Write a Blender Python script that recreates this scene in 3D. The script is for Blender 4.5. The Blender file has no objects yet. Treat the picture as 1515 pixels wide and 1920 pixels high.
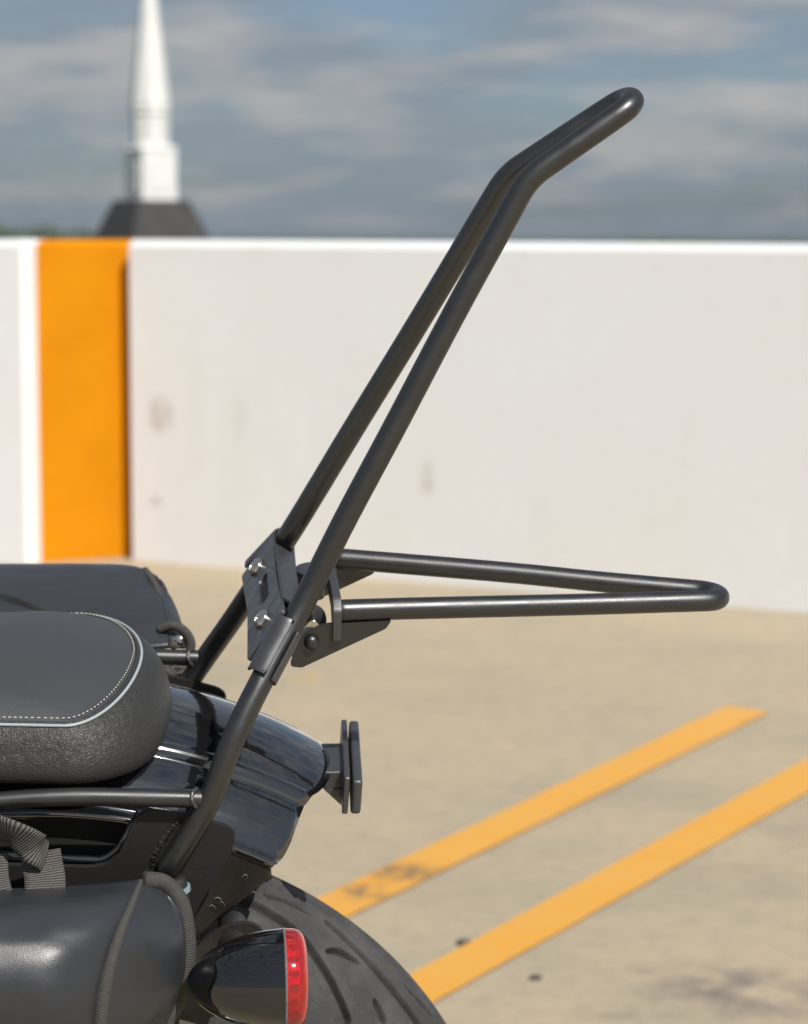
import bpy, bmesh, math, random
import numpy as np
from mathutils import Vector, Matrix, noise

random.seed(7)
rad = math.radians
C = bpy.context.scene.collection
S = bpy.context.scene

# ------------------------------------------------------------------ camera
cam_d = bpy.data.cameras.new('camera'); cam = bpy.data.objects.new('camera', cam_d); C.objects.link(cam)
cam_d.sensor_fit = 'VERTICAL'; cam_d.sensor_height = 36; cam_d.sensor_width = 36 * 1515 / 1920
cam_d.lens = 85.5; cam_d.clip_start = 0.05; cam_d.clip_end = 30000
cam.location = (0, 0, 1.05); cam.rotation_euler = (rad(90) - math.atan(520 / 4560), 0, 0)
cam_d.dof.use_dof = True; cam_d.dof.focus_distance = 1.60; cam_d.dof.aperture_fstop = 9.5
S.camera = cam

# ------------------------------------------------------------------ light
SUN_AZ, SUN_EL = 150.0, 46.0         # azimuth measured from +Y towards +X
sx = math.sin(rad(SUN_AZ)) * math.cos(rad(SUN_EL)); sy = math.cos(rad(SUN_AZ)) * math.cos(rad(SUN_EL)); sz = math.sin(rad(SUN_EL))
sd = bpy.data.lights.new('sun', 'SUN'); sun = bpy.data.objects.new('sun', sd); C.objects.link(sun)
sd.energy = 4.9; sd.angle = rad(0.55); sd.color = (1, 0.965, 0.91)
sun.rotation_euler = Vector((sx, sy, sz)).to_track_quat('Z', 'Y').to_euler()
W = bpy.data.worlds.new('World'); S.world = W; W.use_nodes = True
wn = W.node_tree.nodes; wl = W.node_tree.links; wn.clear()
def N_(t, **k):
    n = wn.new(t)
    for a, b in k.items(): setattr(n, a, b)
    return n
out = N_('ShaderNodeOutputWorld'); bg = N_('ShaderNodeBackground'); bg.inputs['Strength'].default_value = 0.1
sky = N_('ShaderNodeTexSky', sky_type='NISHITA'); sky.sun_disc = False
sky.sun_elevation = rad(SUN_EL); sky.sun_rotation = rad(SUN_AZ); sky.dust_density = 1.2; sky.ozone_density = 2.0
tint = N_('ShaderNodeMix', data_type='RGBA', blend_type='MULTIPLY'); tint.inputs[0].default_value = 1
tint.inputs[7].default_value = (0.58, 0.66, 0.80, 1)
tc = N_('ShaderNodeTexCoord'); mp = N_('ShaderNodeMapping'); mp.inputs['Scale'].default_value = (1, 1, 4.3)
mp.inputs['Location'].default_value = (3.1, 0.4, 0.13)
nz = N_('ShaderNodeTexNoise'); nz.inputs['Scale'].default_value = 7.5; nz.inputs['Detail'].default_value = 5; nz.inputs['Roughness'].default_value = 0.52
nz.inputs['Distortion'].default_value = 0.3
r1 = N_('ShaderNodeValToRGB'); r1.color_ramp.elements[0].position = 0.30; r1.color_ramp.elements[1].position = 0.55
nz2 = N_('ShaderNodeTexNoise'); nz2.inputs['Scale'].default_value = 14; nz2.inputs['Detail'].default_value = 5
r2 = N_('ShaderNodeValToRGB'); r2.color_ramp.elements[0].position = 0.47; r2.color_ramp.elements[1].position = 0.70
m1 = N_('ShaderNodeMix', data_type='RGBA'); m1.inputs[7].default_value = (2.5, 3.0, 3.5, 1)
m2 = N_('ShaderNodeMix', data_type='RGBA'); m2.inputs[7].default_value = (5.1, 4.8, 4.65, 1)
mul = N_('ShaderNodeMath', operation='MULTIPLY'); mul.inputs[1].default_value = 0.8
mul1 = N_('ShaderNodeMath', operation='MULTIPLY'); mul1.inputs[1].default_value = 0.85
wl.new(tc.outputs['Generated'], mp.inputs['Vector']); wl.new(mp.outputs[0], nz.inputs['Vector']); wl.new(mp.outputs[0], nz2.inputs['Vector'])
wl.new(nz.outputs['Fac'], r1.inputs[0]); wl.new(nz2.outputs['Fac'], r2.inputs[0])
wl.new(sky.outputs[0], tint.inputs[6]); wl.new(tint.outputs[2], m1.inputs[6])
wl.new(r1.outputs[0], mul1.inputs[0]); wl.new(mul1.outputs[0], m1.inputs[0])
wl.new(m1.outputs[2], m2.inputs[6]); wl.new(r2.outputs[0], mul.inputs[0]); wl.new(mul.outputs[0], m2.inputs[0])
wl.new(m2.outputs[2], bg.inputs['Color']); wl.new(bg.outputs[0], out.inputs['Surface'])
S.view_settings.view_transform = 'Standard'; S.view_settings.look = 'None'; S.view_settings.exposure = 0
S.view_settings.gamma = 1; S.view_settings.use_curve_mapping = False
S.render.engine = 'CYCLES'

# ------------------------------------------------------------------ materials
class Mat:
    def __init__(s, name, col=(.5, .5, .5), rough=.5, metal=0, **kw):
        s.m = bpy.data.materials.new(name); s.m.use_nodes = True; s.nt = s.m.node_tree
        s.b = s.nt.nodes['Principled BSDF']
        s.b.inputs['Base Color'].default_value = (*col, 1); s.b.inputs['Roughness'].default_value = rough; s.b.inputs['Metallic'].default_value = metal
        for k, v in kw.items(): s.b.inputs[k].default_value = v
        s.col = col; s.h = None
        s.tc = s.nt.nodes.new('ShaderNodeTexCoord')
    def n(s, t, **k):
        n = s.nt.nodes.new(t)
        for a, b in k.items(): setattr(n, a, b)
        return n
    def l(s, a, b): s.nt.links.new(a, b)
    def noise(s, scale, detail=4, rough=.5, lo=0, hi=1, a=.35, b=.65, stretch=(1, 1, 1), loc=(0, 0, 0), dist=0):
        mp = s.n('ShaderNodeMapping'); mp.inputs['Scale'].default_value = stretch; mp.inputs['Location'].default_value = loc
        s.l(s.tc.outputs['Object'], mp.inputs[0])
        t = s.n('ShaderNodeTexNoise'); t.inputs['Scale'].default_value = scale; t.inputs['Detail'].default_value = detail; t.inputs['Roughness'].default_value = rough
        t.inputs['Distortion'].default_value = dist
        s.l(mp.outputs[0], t.inputs['Vector'])
        r = s.n('ShaderNodeMapRange'); r.inputs[1].default_value = a; r.inputs[2].default_value = b; r.inputs[3].default_value = lo; r.inputs[4].default_value = hi
        s.l(t.outputs['Fac'], r.inputs[0]); return r.outputs[0]
    def cur(s):
        i = s.b.inputs['Base Color']
        if i.is_linked: return i.links[0].from_socket
        c = s.n('ShaderNodeRGB'); c.outputs[0].default_value = i.default_value; return c.outputs[0]
    def mix(s, fac, col, blend='MIX'):
        m = s.n('ShaderNodeMix', data_type='RGBA', blend_type=blend); s.l(fac, m.inputs[0]); s.l(s.cur(), m.inputs[6]); m.inputs[7].default_value = (*col, 1)
        s.l(m.outputs[2], s.b.inputs['Base Color']); return s
    def ro(s, fac, lo, hi):
        r = s.n('ShaderNodeMapRange'); r.inputs[3].default_value = lo; r.inputs[4].default_value = hi; s.l(fac, r.inputs[0]); s.l(r.outputs[0], s.b.inputs['Roughness']); return s
    def bump(s, h, strength, dist):
        b = s.n('ShaderNodeBump'); b.inputs['Strength'].default_value = strength; b.inputs['Distance'].default_value = dist; s.l(h, b.inputs['Height'])
        i = s.b.inputs['Normal']
        if i.is_linked: s.l(i.links[0].from_socket, b.inputs['Normal'])
        s.l(b.outputs[0], i); return s

powder = Mat('powder_coat_black', (.008, .008, .0085), .38, 0, **{'Specular IOR Level': 1.0})
powder.mix(powder.noise(35, 5, .65, a=.52, b=.75), (.015, .0148, .0145)).bump(powder.noise(2000, 2), .10, .0004).ro(powder.noise(60, 3), .33, .42)
plate_m = Mat('satin_black_plate', (.030, .031, .034), .36, 0, **{'Specular IOR Level': 1.0})
plate_m.mix(plate_m.noise(30, 4, .6, a=.5, b=.75), (.038, .038, .040)).ro(plate_m.noise(80, 3), .34, .48)
flat_m = Mat('flat_black_plate', (.010, .009, .0085), .6)
flat_m.bump(flat_m.noise(1400, 2), .3, .0006).mix(flat_m.noise(1100, 1, a=.72, b=.80), (.09, .085, .08))
gloss = Mat('gloss_black_paint', (.006, .0065, .0075), .06, 0, **{'Coat Weight': 1.0, 'Coat Roughness': .03, 'Coat IOR': 1.8, 'Specular IOR Level': .8})
gloss.mix(gloss.noise(1500, 1, a=.70, b=.78), (.05, .05, .05)).bump(gloss.noise(26, 2), .05, .001).ro(gloss.noise(14, 4), .05, .12)
gloss2 = Mat('gloss_black_housing', (.004, .004, .005), .05, 0, **{'Coat Weight': 1.0, 'Coat Roughness': .02, 'Coat IOR': 1.5})
gloss2.mix(gloss2.noise(1500, 1, a=.72, b=.8), (.04, .04, .04)).bump(gloss2.noise(20, 2), .05, .002)
liner = Mat('dusty_black_plastic', (.030, .025, .020), .42)
liner.mix(liner.noise(40, 6), (.014, .012, .011)).mix(liner.noise(900, 2, a=.66, b=.75), (.10, .09, .08)).ro(liner.noise(30, 4), .3, .6)
leather = Mat('grained_seat_leather', (.027, .0265, .026), .46, 0, **{'Specular IOR Level': .55})
def vor(m, scale, dist_='DISTANCE_TO_EDGE', b=.12, stretch=(1, 1, 1)):
    mp = m.n('ShaderNodeMapping'); mp.inputs['Scale'].default_value = stretch
    nn = m.n('ShaderNodeTexNoise'); nn.inputs['Scale'].default_value = scale * .35; nn.inputs['Detail'].default_value = 2
    mm = m.n('ShaderNodeMix', data_type='RGBA', blend_type='LINEAR_LIGHT'); mm.inputs[0].default_value = .004
    m.l(m.tc.outputs['Object'], mp.inputs[0]); m.l(m.tc.outputs['Object'], nn.inputs['Vector']); m.l(mp.outputs[0], mm.inputs[6]); m.l(nn.outputs['Color'], mm.inputs[7])
    v = m.n('ShaderNodeTexVoronoi', feature=dist_); v.inputs['Scale'].default_value = scale; m.l(mm.outputs[2], v.inputs['Vector'])
    r = m.n('ShaderNodeMapRange'); r.inputs[1].default_value = 0; r.inputs[2].default_value = b; m.l(v.outputs['Distance'], r.inputs[0]); return r.outputs[0]
_v = vor(leather, 500, b=.25, stretch=(1, 1, .8)); leather.bump(_v, .42, .0005).bump(leather.noise(900, 3), .2, .0003).bump(leather.noise(120, 3), .1, .001).ro(_v, .52, .44)
vinyl = Mat('smooth_seat_vinyl', (.038, .041, .046), .52, 0, **{'Specular IOR Level': .5, 'Sheen Weight': .05})
vinyl.bump(vinyl.noise(1500, 3), .35, .0004).bump(vinyl.noise(420, 2, stretch=(1, 2.5, 1)), .12, .0005)
bagv = Mat('smooth_black_bag_vinyl', (.027, .029, .034), .42, 0, **{'Specular IOR Level': .6})
bagv.bump(bagv.noise(1500, 2), .18, .0003).bump(bagv.noise(9, 3, stretch=(.6, 1, 1)), .6, .009).ro(bagv.noise(40, 4), .33, .42)
def ribbed(name, col, light, scale, axis):
    m = Mat(name, col, .75)
    w = m.n('ShaderNodeTexWave', wave_type='BANDS', bands_direction=axis); w.inputs['Scale'].default_value = scale; w.inputs['Distortion'].default_value = .25; w.inputs['Detail'].default_value = 2
    w.inputs['Detail Scale'].default_value = 3
    m.l(m.tc.outputs['UV'], w.inputs['Vector'])
    m.mix(w.outputs['Fac'], light); m.bump(w.outputs['Fac'], .8, .0007); m.mix(m.noise(700, 2, a=.55, b=.8), (.10, .095, .09)); return m
binding = ribbed('ribbed_edge_binding', (.032, .030, .028), (.092, .086, .079), 300, 'X')
webbing = ribbed('ribbed_nylon_webbing', (.008, .0075, .007), (.135, .122, .11), 175, 'X')
mesh_m = Mat('honeycomb_mesh_fabric', (.08, .075, .07), .7)
_v = vor(mesh_m, 210, b=.3); mesh_m.mix(_v, (.012, .012, .012)).bump(_v, .6, .001)
piping_m = Mat('pale_grey_piping', (.34, .37, .39), .4)
thread_m = Mat('cream_thread', (.62, .55, .44), .7)
rubber = Mat('dusty_tyre_rubber', (.036, .0355, .035), .78)
rubber.mix(rubber.noise(22, 6, .62, a=.42, b=.72), (.085, .083, .080)).mix(rubber.noise(500, 3, .6, lo=0, hi=.6, a=.62, b=.76), (.17, .165, .155)).mix(rubber.noise(60, 5, .6, lo=0, hi=.5, a=.55, b=.75), (.04, .039, .038)).bump(rubber.noise(900, 3), .4, .0006)
chrome = Mat('polished_steel', (.62, .58, .53), .16, 1); chrome.bump(chrome.noise(200, 1), .01, .0003)
alloy = Mat('satin_alloy_rim', (.30, .31, .32), .35, 1); alloy.ro(alloy.noise(40, 3), .3, .45)
bluering = Mat('pale_blue_anodised_ring', (.35, .50, .58), .25, .6); bluering.ro(bluering.noise(90, 3), .2, .35)
lens_m = Mat('red_clear_plastic', (1, .07, .075), .06, 0, **{'Transmission Weight': .85, 'IOR': 1.45, 'Coat Weight': .5}); lens_m.bump(lens_m.noise(60, 2), .04, .001)
refl_m = Mat('red_reflector', (.75, .012, .018), .35, 0, **{'Coat Weight': .6}); refl_m.mix(refl_m.noise(60, 3), (.5, .006, .01))
refl_d = Mat('dark_red_reflector_rib', (.10, .004, .006), .3); refl_d.mix(refl_d.noise(90, 3), (.03, .002, .003))
clear_m = Mat('clear_rim_plastic', (.9, .9, .9), .05, 0, **{'Transmission Weight': .9}); clear_m.bump(clear_m.noise(60, 2), .03, .001)
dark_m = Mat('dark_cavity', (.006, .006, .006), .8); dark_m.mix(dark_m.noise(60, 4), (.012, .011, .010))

conc = Mat('tan_concrete_deck', (.435, .36, .245), .85)
conc.mix(conc.noise(.8, 5, .6, a=.35, b=.7, stretch=(1, 1.4, 1)), (.375, .32, .225))
conc.mix(conc.noise(2.6, 6, .65, a=.42, b=.72, loc=(3, 1, 0)), (.47, .375, .25))
conc.mix(conc.noise(22, 5, .7, lo=0, hi=.55, a=.45, b=.75), (.27, .23, .175))
conc.mix(conc.noise(160, 3, .6, lo=0, hi=.7, a=.58, b=.75), (.22, .19, .15))
conc.mix(conc.noise(1.7, 6, .7, lo=0, hi=.55, a=.5, b=.72, loc=(9, 4, 0), stretch=(.6, 1.3, 1)), (.31, .27, .20))
conc.bump(conc.noise(120, 5, .7), .3, .003).ro(conc.noise(3, 4), .7, .92)
def spot(m, x, y, rx, ry, col, amt, sc, z=0, ax=(0, 1), rot=0, a=.40, b=.62):
    """a stain with a ragged edge at (x, y), broken up by noise"""
    sep = m.n('ShaderNodeSeparateXYZ'); m.l(m.tc.outputs['Object'], sep.inputs[0])
    cmb = m.n('ShaderNodeCombineXYZ'); m.l(sep.outputs[ax[0]], cmb.inputs[0]); m.l(sep.outputs[ax[1]], cmb.inputs[1])
    mp = m.n('ShaderNodeMapping', vector_type='TEXTURE'); mp.inputs['Location'].default_value = (x, y, 0); mp.inputs['Rotation'].default_value = (0, 0, rot); mp.inputs['Scale'].default_value = (rx, ry, 1)
    m.l(cmb.outputs[0], mp.inputs[0])
    ln = m.n('ShaderNodeVectorMath', operation='LENGTH'); m.l(mp.outputs[0], ln.inputs[0])
    r = m.n('ShaderNodeMapRange'); r.interpolation_type = 'SMOOTHSTEP'; r.inputs[1].default_value = 1.1; r.inputs[2].default_value = .15; r.inputs[3].default_value = 0; r.inputs[4].default_value = 1; m.l(ln.outputs['Value'], r.inputs[0])
    nn = m.noise(sc, 5, .65, a=a, b=b)
    k = m.n('ShaderNodeMath', operation='MULTIPLY'); m.l(r.outputs[0], k.inputs[0]); m.l(nn, k.inputs[1])
    k2 = m.n('ShaderNodeMath', operation='MULTIPLY'); m.l(k.outputs[0], k2.inputs[0]); k2.inputs[1].default_value = amt
    m.mix(k2.outputs[0], col)
for (p, rx, ry, amt, sc) in (((0.4633, 3.2959, 0), .18, .17, 1.0, 12), ((0.3465, 3.3949, 0), .10, .03, .55, 20), ((0.3058, 3.2024, 0), .12, .05, .55, 20), ((0.4005, 3.3324, 0), .07, .07, .7, 16),
                             ((0.6817, 4.2109, 0), .10, .2, .35, 10), ((0.2035, 5.4553, 0), .03, .05, .6, 40), ((0.5042, 3.9221, 0), .2, .2, .3, 7), ((0.3684, 4.544, 0), .3, .15, .25, 6)):
    spot(conc, p[0], p[1], rx, ry, (.20, .165, .14), amt, sc)
_p = (-0.2318, 5.7099, 0); spot(conc, _p[0], _p[1], .06, .12, (.62, .36, .10), .55, 25)
yel = Mat('worn_yellow_paint', (.70, .33, .035), .6)
yel.mix(yel.noise(5, 6, .6, lo=0, hi=.6, a=.4, b=.7), (.68, .37, .08)).mix(yel.noise(90, 5, .7, lo=0, hi=.75, a=.55, b=.68), (.55, .38, .17)).bump(yel.noise(110, 4), .25, .002)
_p = (-0.0022, 3.9221, 0); spot(yel, _p[0], _p[1], .09, .075, (.20, .14, .075), 1.0, 30, a=.36, b=.56)
_p = (-0.0662, 3.7981, 0); spot(yel, _p[0], _p[1], .06, .07, (.20, .14, .075), 1.0, 34, a=.40, b=.60)
white_w = Mat('white_painted_concrete', (.775, .785, .785), .75)
white_w.mix(white_w.noise(.9, 5, .6, a=.4, b=.7, stretch=(1, 1, 2)), (.765, .755, .745)).mix(white_w.noise(4, 6, .7, lo=0, hi=.22, a=.5, b=.75, stretch=(1, 1, .35)), (.62, .59, .53))
white_w.mix(white_w.noise(40, 4, .6, lo=0, hi=.3, a=.6, b=.8), (.5, .47, .42)).bump(white_w.noise(35, 5), .1, .002)
_w0 = (-0.8792, 7.8315, 0); _a = (-0.7791, 7.75, 0.4747); _b = (-0.8028, 7.75, 0.192); _c = (0.0684, 7.3, 0.3147); _d = (-0.5136, 7.6, 0.4691)
for (q, rx, ry, amt) in ((_a, .055, .075, .75), (_b, .03, .03, .6), (_c, .03, .08, .4), (_d, .03, .08, .25)):
    spot(white_w, q[0] - _w0[0], q[2], rx, ry, (.36, .29, .21), amt, 22, ax=(0, 2), a=.34, b=.6)
orange_w = Mat('orange_painted_concrete', (.60, .222, .001), .85, 0, **{'Specular IOR Level': .15})
orange_w.mix(orange_w.noise(3, 5, .6, lo=0, hi=.8, a=.4, b=.7), (.52, .18, .001)).mix(orange_w.noise(30, 4, .6, lo=0, hi=.4, a=.58, b=.78), (.55, .20, .02)).bump(orange_w.noise(35, 5), .2, .004)
sp_white = Mat('white_steeple_cladding', (.80, .79, .76), .5); sp_white.mix(sp_white.noise(1.2, 4), (.74, .73, .70))
sp_roof = Mat('dark_shingle_roof', (.035, .034, .034), .8)
w_ = sp_roof.n('ShaderNodeTexBrick'); w_.inputs['Scale'].default_value = 3; sp_roof.l(sp_roof.tc.outputs['Object'], w_.inputs[0]); sp_roof.mix(w_.outputs['Fac'], (.02, .02, .02)).mix(sp_roof.noise(2, 4), (.055, .052, .05))
brick_m = Mat('red_brick', (.27, .10, .06), .85); brick_m.mix(brick_m.noise(6, 4), (.22, .085, .055))
land = Mat('far_grass_and_woods', (.055, .075, .045), .95); land.mix(land.noise(.01, 6), (.085, .09, .06))
leaf = Mat('dark_tree_foliage', (.045, .065, .04), .9); leaf.mix(leaf.noise(.4, 4), (.075, .095, .05))
stone = Mat('dark_grit', (.05, .045, .04), .9); stone.mix(stone.noise(150, 4), (.10, .09, .08))

# ------------------------------------------------------------------ mesh helpers
def link(name, me, mat, parent=None, smooth=True, **props):
    o = bpy.data.objects.new(name, me); C.objects.link(o)
    if mat: me.materials.append(mat.m if isinstance(mat, Mat) else mat)
    if smooth:
        for p in me.polygons: p.use_smooth = True
    if parent: o.parent = parent
    for k, v in props.items(): o[k] = v
    return o
def pyd(name, vs, fs, mat, parent=None, smooth=True, uv=None, fix=True, **props):
    me = bpy.data.meshes.new(name); me.from_pydata([tuple(map(float, v)) for v in vs], [], fs)
    if uv is not None:
        l = me.uv_layers.new(name='UVMap')
        for lp in me.loops: l.data[lp.index].uv = uv[lp.vertex_index]
    if fix:
        b = bmesh.new(); b.from_mesh(me); bmesh.ops.recalc_face_normals(b, faces=b.faces); b.to_mesh(me); b.free()
    me.update(); return link(name, me, mat, parent, smooth, **props)
def bmo(name, bm, mat, parent=None, smooth=True, auto=None, bevel=0, seg=2, **props):
    if bevel: bmesh.ops.bevel(bm, geom=[e for e in bm.edges if e.is_manifold and e.calc_face_angle(0) > rad(28)], offset=bevel, segments=seg, profile=.6, affect='EDGES', clamp_overlap=True)
    bmesh.ops.recalc_face_normals(bm, faces=bm.faces)
    me = bpy.data.meshes.new(name); bm.to_mesh(me); bm.free()
    o = link(name, me, mat, parent, smooth, **props)
    if auto is not None and smooth: me.set_sharp_from_angle(angle=rad(auto))
    if bevel and smooth: w = o.modifiers.new('normals', 'WEIGHTED_NORMAL'); w.weight = 80; w.keep_sharp = True
    return o
def empty(name, loc=(0, 0, 0), rot=(0, 0, 0), **props):
    o = bpy.data.objects.new(name, None); C.objects.link(o); o.location = loc; o.rotation_euler = rot; o.empty_display_size = .1
    for k, v in props.items(): o[k] = v
    return o
def spline(pts, n):
    """Catmull-Rom through pts (centripetal), n samples"""
    P = [Vector(p) for p in pts]
    if len(P) == 2: return [P[0].lerp(P[1], i / (n - 1)) for i in range(n)]
    P = [P[0] * 2 - P[1]] + P + [P[-1] * 2 - P[-2]]
    T = [0]
    for i in range(1, len(P)): T.append(T[-1] + max((P[i] - P[i - 1]).length, 1e-6) ** .5)
    res = []
    for k in range(n):
        t = T[1] + (T[-2] - T[1]) * k / (n - 1); i = 1
        while i < len(P) - 3 and t > T[i + 1]: i += 1
        t0, t1, t2, t3 = T[i - 1:i + 3]; p0, p1, p2, p3 = P[i - 1:i + 3]
        a1 = p0 * ((t1 - t) / (t1 - t0)) + p1 * ((t - t0) / (t1 - t0)); a2 = p1 * ((t2 - t) / (t2 - t1)) + p2 * ((t - t1) / (t2 - t1)); a3 = p2 * ((t3 - t) / (t3 - t2)) + p3 * ((t - t2) / (t3 - t2))
        b1 = a1 * ((t2 - t) / (t2 - t0)) + a2 * ((t - t0) / (t2 - t0)); b2 = a2 * ((t3 - t) / (t3 - t1)) + a3 * ((t - t1) / (t3 - t1))
        res.append(b1 * ((t2 - t) / (t2 - t1)) + b2 * ((t - t1) / (t2 - t1)))
    return res
def fillet(pts, radii, n=14):
    """polyline with rounded corners"""
    P = [Vector(p) for p in pts]; out = [P[0]]
    for i in range(1, len(P) - 1):
        r = radii[i] if isinstance(radii, (list, tuple)) else radii
        a = (P[i - 1] - P[i]); b = (P[i + 1] - P[i]); la, lb = a.length, b.length; a.normalize(); b.normalize()
        ang = a.angle(b)
        if r <= 0 or ang > math.pi - .01: out.append(P[i]); continue
        t = min(r / math.tan(ang / 2), la * .49, lb * .49)
        s, e = P[i] + a * t, P[i] + b * t
        for k in range(n + 1):
            u = k / n; out.append(s * (1 - u) ** 2 + P[i] * 2 * u * (1 - u) + e * u * u)
    out.append(P[-1]); return out
def frames(path):
    T = []
    for i in range(len(path)):
        t = path[min(i + 1, len(path) - 1)] - path[max(i - 1, 0)]; T.append(t.normalized())
    n = T[0].orthogonal().normalized(); F = []
    for i, t in enumerate(T):
        n = (n - t * n.dot(t)).normalized(); F.append((t, n, t.cross(n)))
    return F
def tube(name, path, r, mat, parent=None, seg=20, cap=True, ry=None, **props):
    path = [Vector(p) for p in path]; F = frames(path); vs, fs, uv = [], [], []; L = 0
    R_ = r if callable(r) else (lambda u: r)
    for i, (p, (t, n, b)) in enumerate(zip(path, F)):
        if i: L += (p - path[i - 1]).length
        rr = R_(i / (len(path) - 1))
        for k in range(seg):
            a = 2 * math.pi * k / seg; vs.append(p + n * math.cos(a) * rr + b * math.sin(a) * (rr if ry is None else ry)); uv.append((L, k / seg))
    for i in range(len(path) - 1):
        for k in range(seg):
            fs.append((i * seg + k, i * seg + (k + 1) % seg, (i + 1) * seg + (k + 1) % seg, (i + 1) * seg + k))
    if cap:
        for e, s in ((0, -1), (len(path) - 1, 1)):
            rr = R_(e and 1); base = len(vs); t = F[e][0] * s
            for k in range(seg):
                a = 2 * math.pi * k / seg; vs.append(path[e] + t * rr * .18 + F[e][1] * math.cos(a) * rr * .8 + F[e][2] * math.sin(a) * (rr if ry is None else ry) * .8); uv.append((L * (e > 0), 0))
            for k in range(seg): fs.append((e * seg + k, e * seg + (k + 1) % seg, base + (k + 1) % seg, base + k))
            fs.append(tuple(base + k for k in range(seg)))
    return pyd(name, vs, fs, mat, parent, True, uv, **props)
def grid(name, rows, mat, parent=None, closed=False, thick=0, uvs=None, **props):
    """surface through rows of equal length"""
    n, m = len(rows), len(rows[0]); vs = [p for r in rows for p in r]; fs = []
    for i in range(n - 1):
        for j in range(m - 1): fs.append((i * m + j, i * m + j + 1, (i + 1) * m + j + 1, (i + 1) * m + j))
        if closed: fs.append((i * m + m - 1, i * m, (i + 1) * m, (i + 1) * m + m - 1))
    uv = []
    for i in range(n):
        L = 0
        for j in range(m):
            if j: L += (Vector(rows[i][j]) - Vector(rows[i][j - 1])).length
            uv.append((L, i / n))
    o = pyd(name, vs, fs, mat, parent, True, uv, **props)
    if thick:
        md = o.modifiers.new('thickness', 'SOLIDIFY'); md.thickness = thick; md.offset = 0
    return o
def extrude_poly(name, poly, nrm, t, mat, parent=None, bevel=.0007, hole=None, **props):
    """flat plate: outline (3D points, coplanar) given thickness t along nrm; hole = inner outline"""
    bm = bmesh.new(); nrm = Vector(nrm).normalized() * t
    def loop(pl): return [bm.verts.new(Vector(p)) for p in pl]
    a = loop(poly)
    edges = [bm.edges.new((a[i], a[(i + 1) % len(a)])) for i in range(len(a))]
    if hole:
        for hp in hole:
            h = loop(hp); edges += [bm.edges.new((h[i], h[(i + 1) % len(h)])) for i in range(len(h))]
        bmesh.ops.triangle_fill(bm, edges=edges, use_beauty=True, use_dissolve=True)
    else: bm.faces.new(a)
    r = bmesh.ops.extrude_face_region(bm, geom=bm.faces[:])
    bmesh.ops.translate(bm, vec=nrm, verts=[v for v in r['geom'] if isinstance(v, bmesh.types.BMVert)])
    return bmo(name, bm, mat, parent, True, 30, bevel, 2, **props)
def round_poly(pts, r, n=5):
    P = [Vector(p) for p in pts]; out = []
    for i in range(len(P)):
        rr = r[i] if isinstance(r, (list, tuple)) else r
        if rr <= 0: out.append(P[i]); continue
        a = P[i - 1] - P[i]; b = P[(i + 1) % len(P)] - P[i]; ta = min(rr, a.length * .48); tb = min(rr, b.length * .48)
        s, e = P[i] + a.normalized() * ta, P[i] + b.normalized() * tb
        for k in range(n + 1):
            u = k / n; out.append(s * (1 - u) ** 2 + P[i] * 2 * u * (1 - u) + e * u * u)
    return out
def box(bm, c, s, M=None):
    M = M or Matrix.Identity(4)
    return bmesh.ops.create_cube(bm, size=1, matrix=M @ Matrix.Translation(c) @ Matrix.Diagonal((*s, 1)))['verts']
def lathe(name, prof, origin, axis, mat, parent=None, seg=48, cap=True, **props):
    """prof = [(along, radius)], spun about axis"""
    ax = Vector(axis).normalized(); n = ax.orthogonal().normalized(); b = ax.cross(n); vs, fs = [], []; o = Vector(origin)
    for (h, r) in prof:
        for k in range(seg):
            a = 2 * math.pi * k / seg; vs.append(o + ax * h + n * math.cos(a) * r + b * math.sin(a) * r)
    for i in range(len(prof) - 1):
        for k in range(seg): fs.append((i * seg + k, i * seg + (k + 1) % seg, (i + 1) * seg + (k + 1) % seg, (i + 1) * seg + k))
    if cap and prof[0][1] > 1e-5: fs.append(tuple(range(seg)))
    if cap and prof[-1][1] > 1e-5: fs.append(tuple((len(prof) - 1) * seg + k for k in range(seg)))
    o2 = pyd(name, vs, fs, mat, parent, True, **props)
    b2 = bmesh.new(); b2.from_mesh(o2.data); bmesh.ops.remove_doubles(b2, verts=b2.verts, dist=1e-6); b2.to_mesh(o2.data); b2.free()
    for p in o2.data.polygons: p.use_smooth = True
    o2.data.set_sharp_from_angle(angle=rad(40)); return o2

# ------------------------------------------------------------------ the setting
def sheet(name, poly, z, mat, t=None, **props):
    bm = bmesh.new(); f = bm.faces.new([bm.verts.new((x, y, z)) for x, y in poly])
    if t:
        r = bmesh.ops.extrude_face_region(bm, geom=[f]); bmesh.ops.translate(bm, vec=(0, 0, -t), verts=[v for v in r['geom'] if isinstance(v, bmesh.types.BMVert)])
    return bmo(name, bm, mat, None, False, **props)
sheet('ground', [(-9000, -9000), (9000, -9000), (9000, 14000), (-9000, 14000)], -12.0, land, kind='structure')
sheet('parking_deck', [(-30, -40), (30, -40), (30, 16), (-30, 16)], 0.0, conc, .35, kind='structure')
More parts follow.
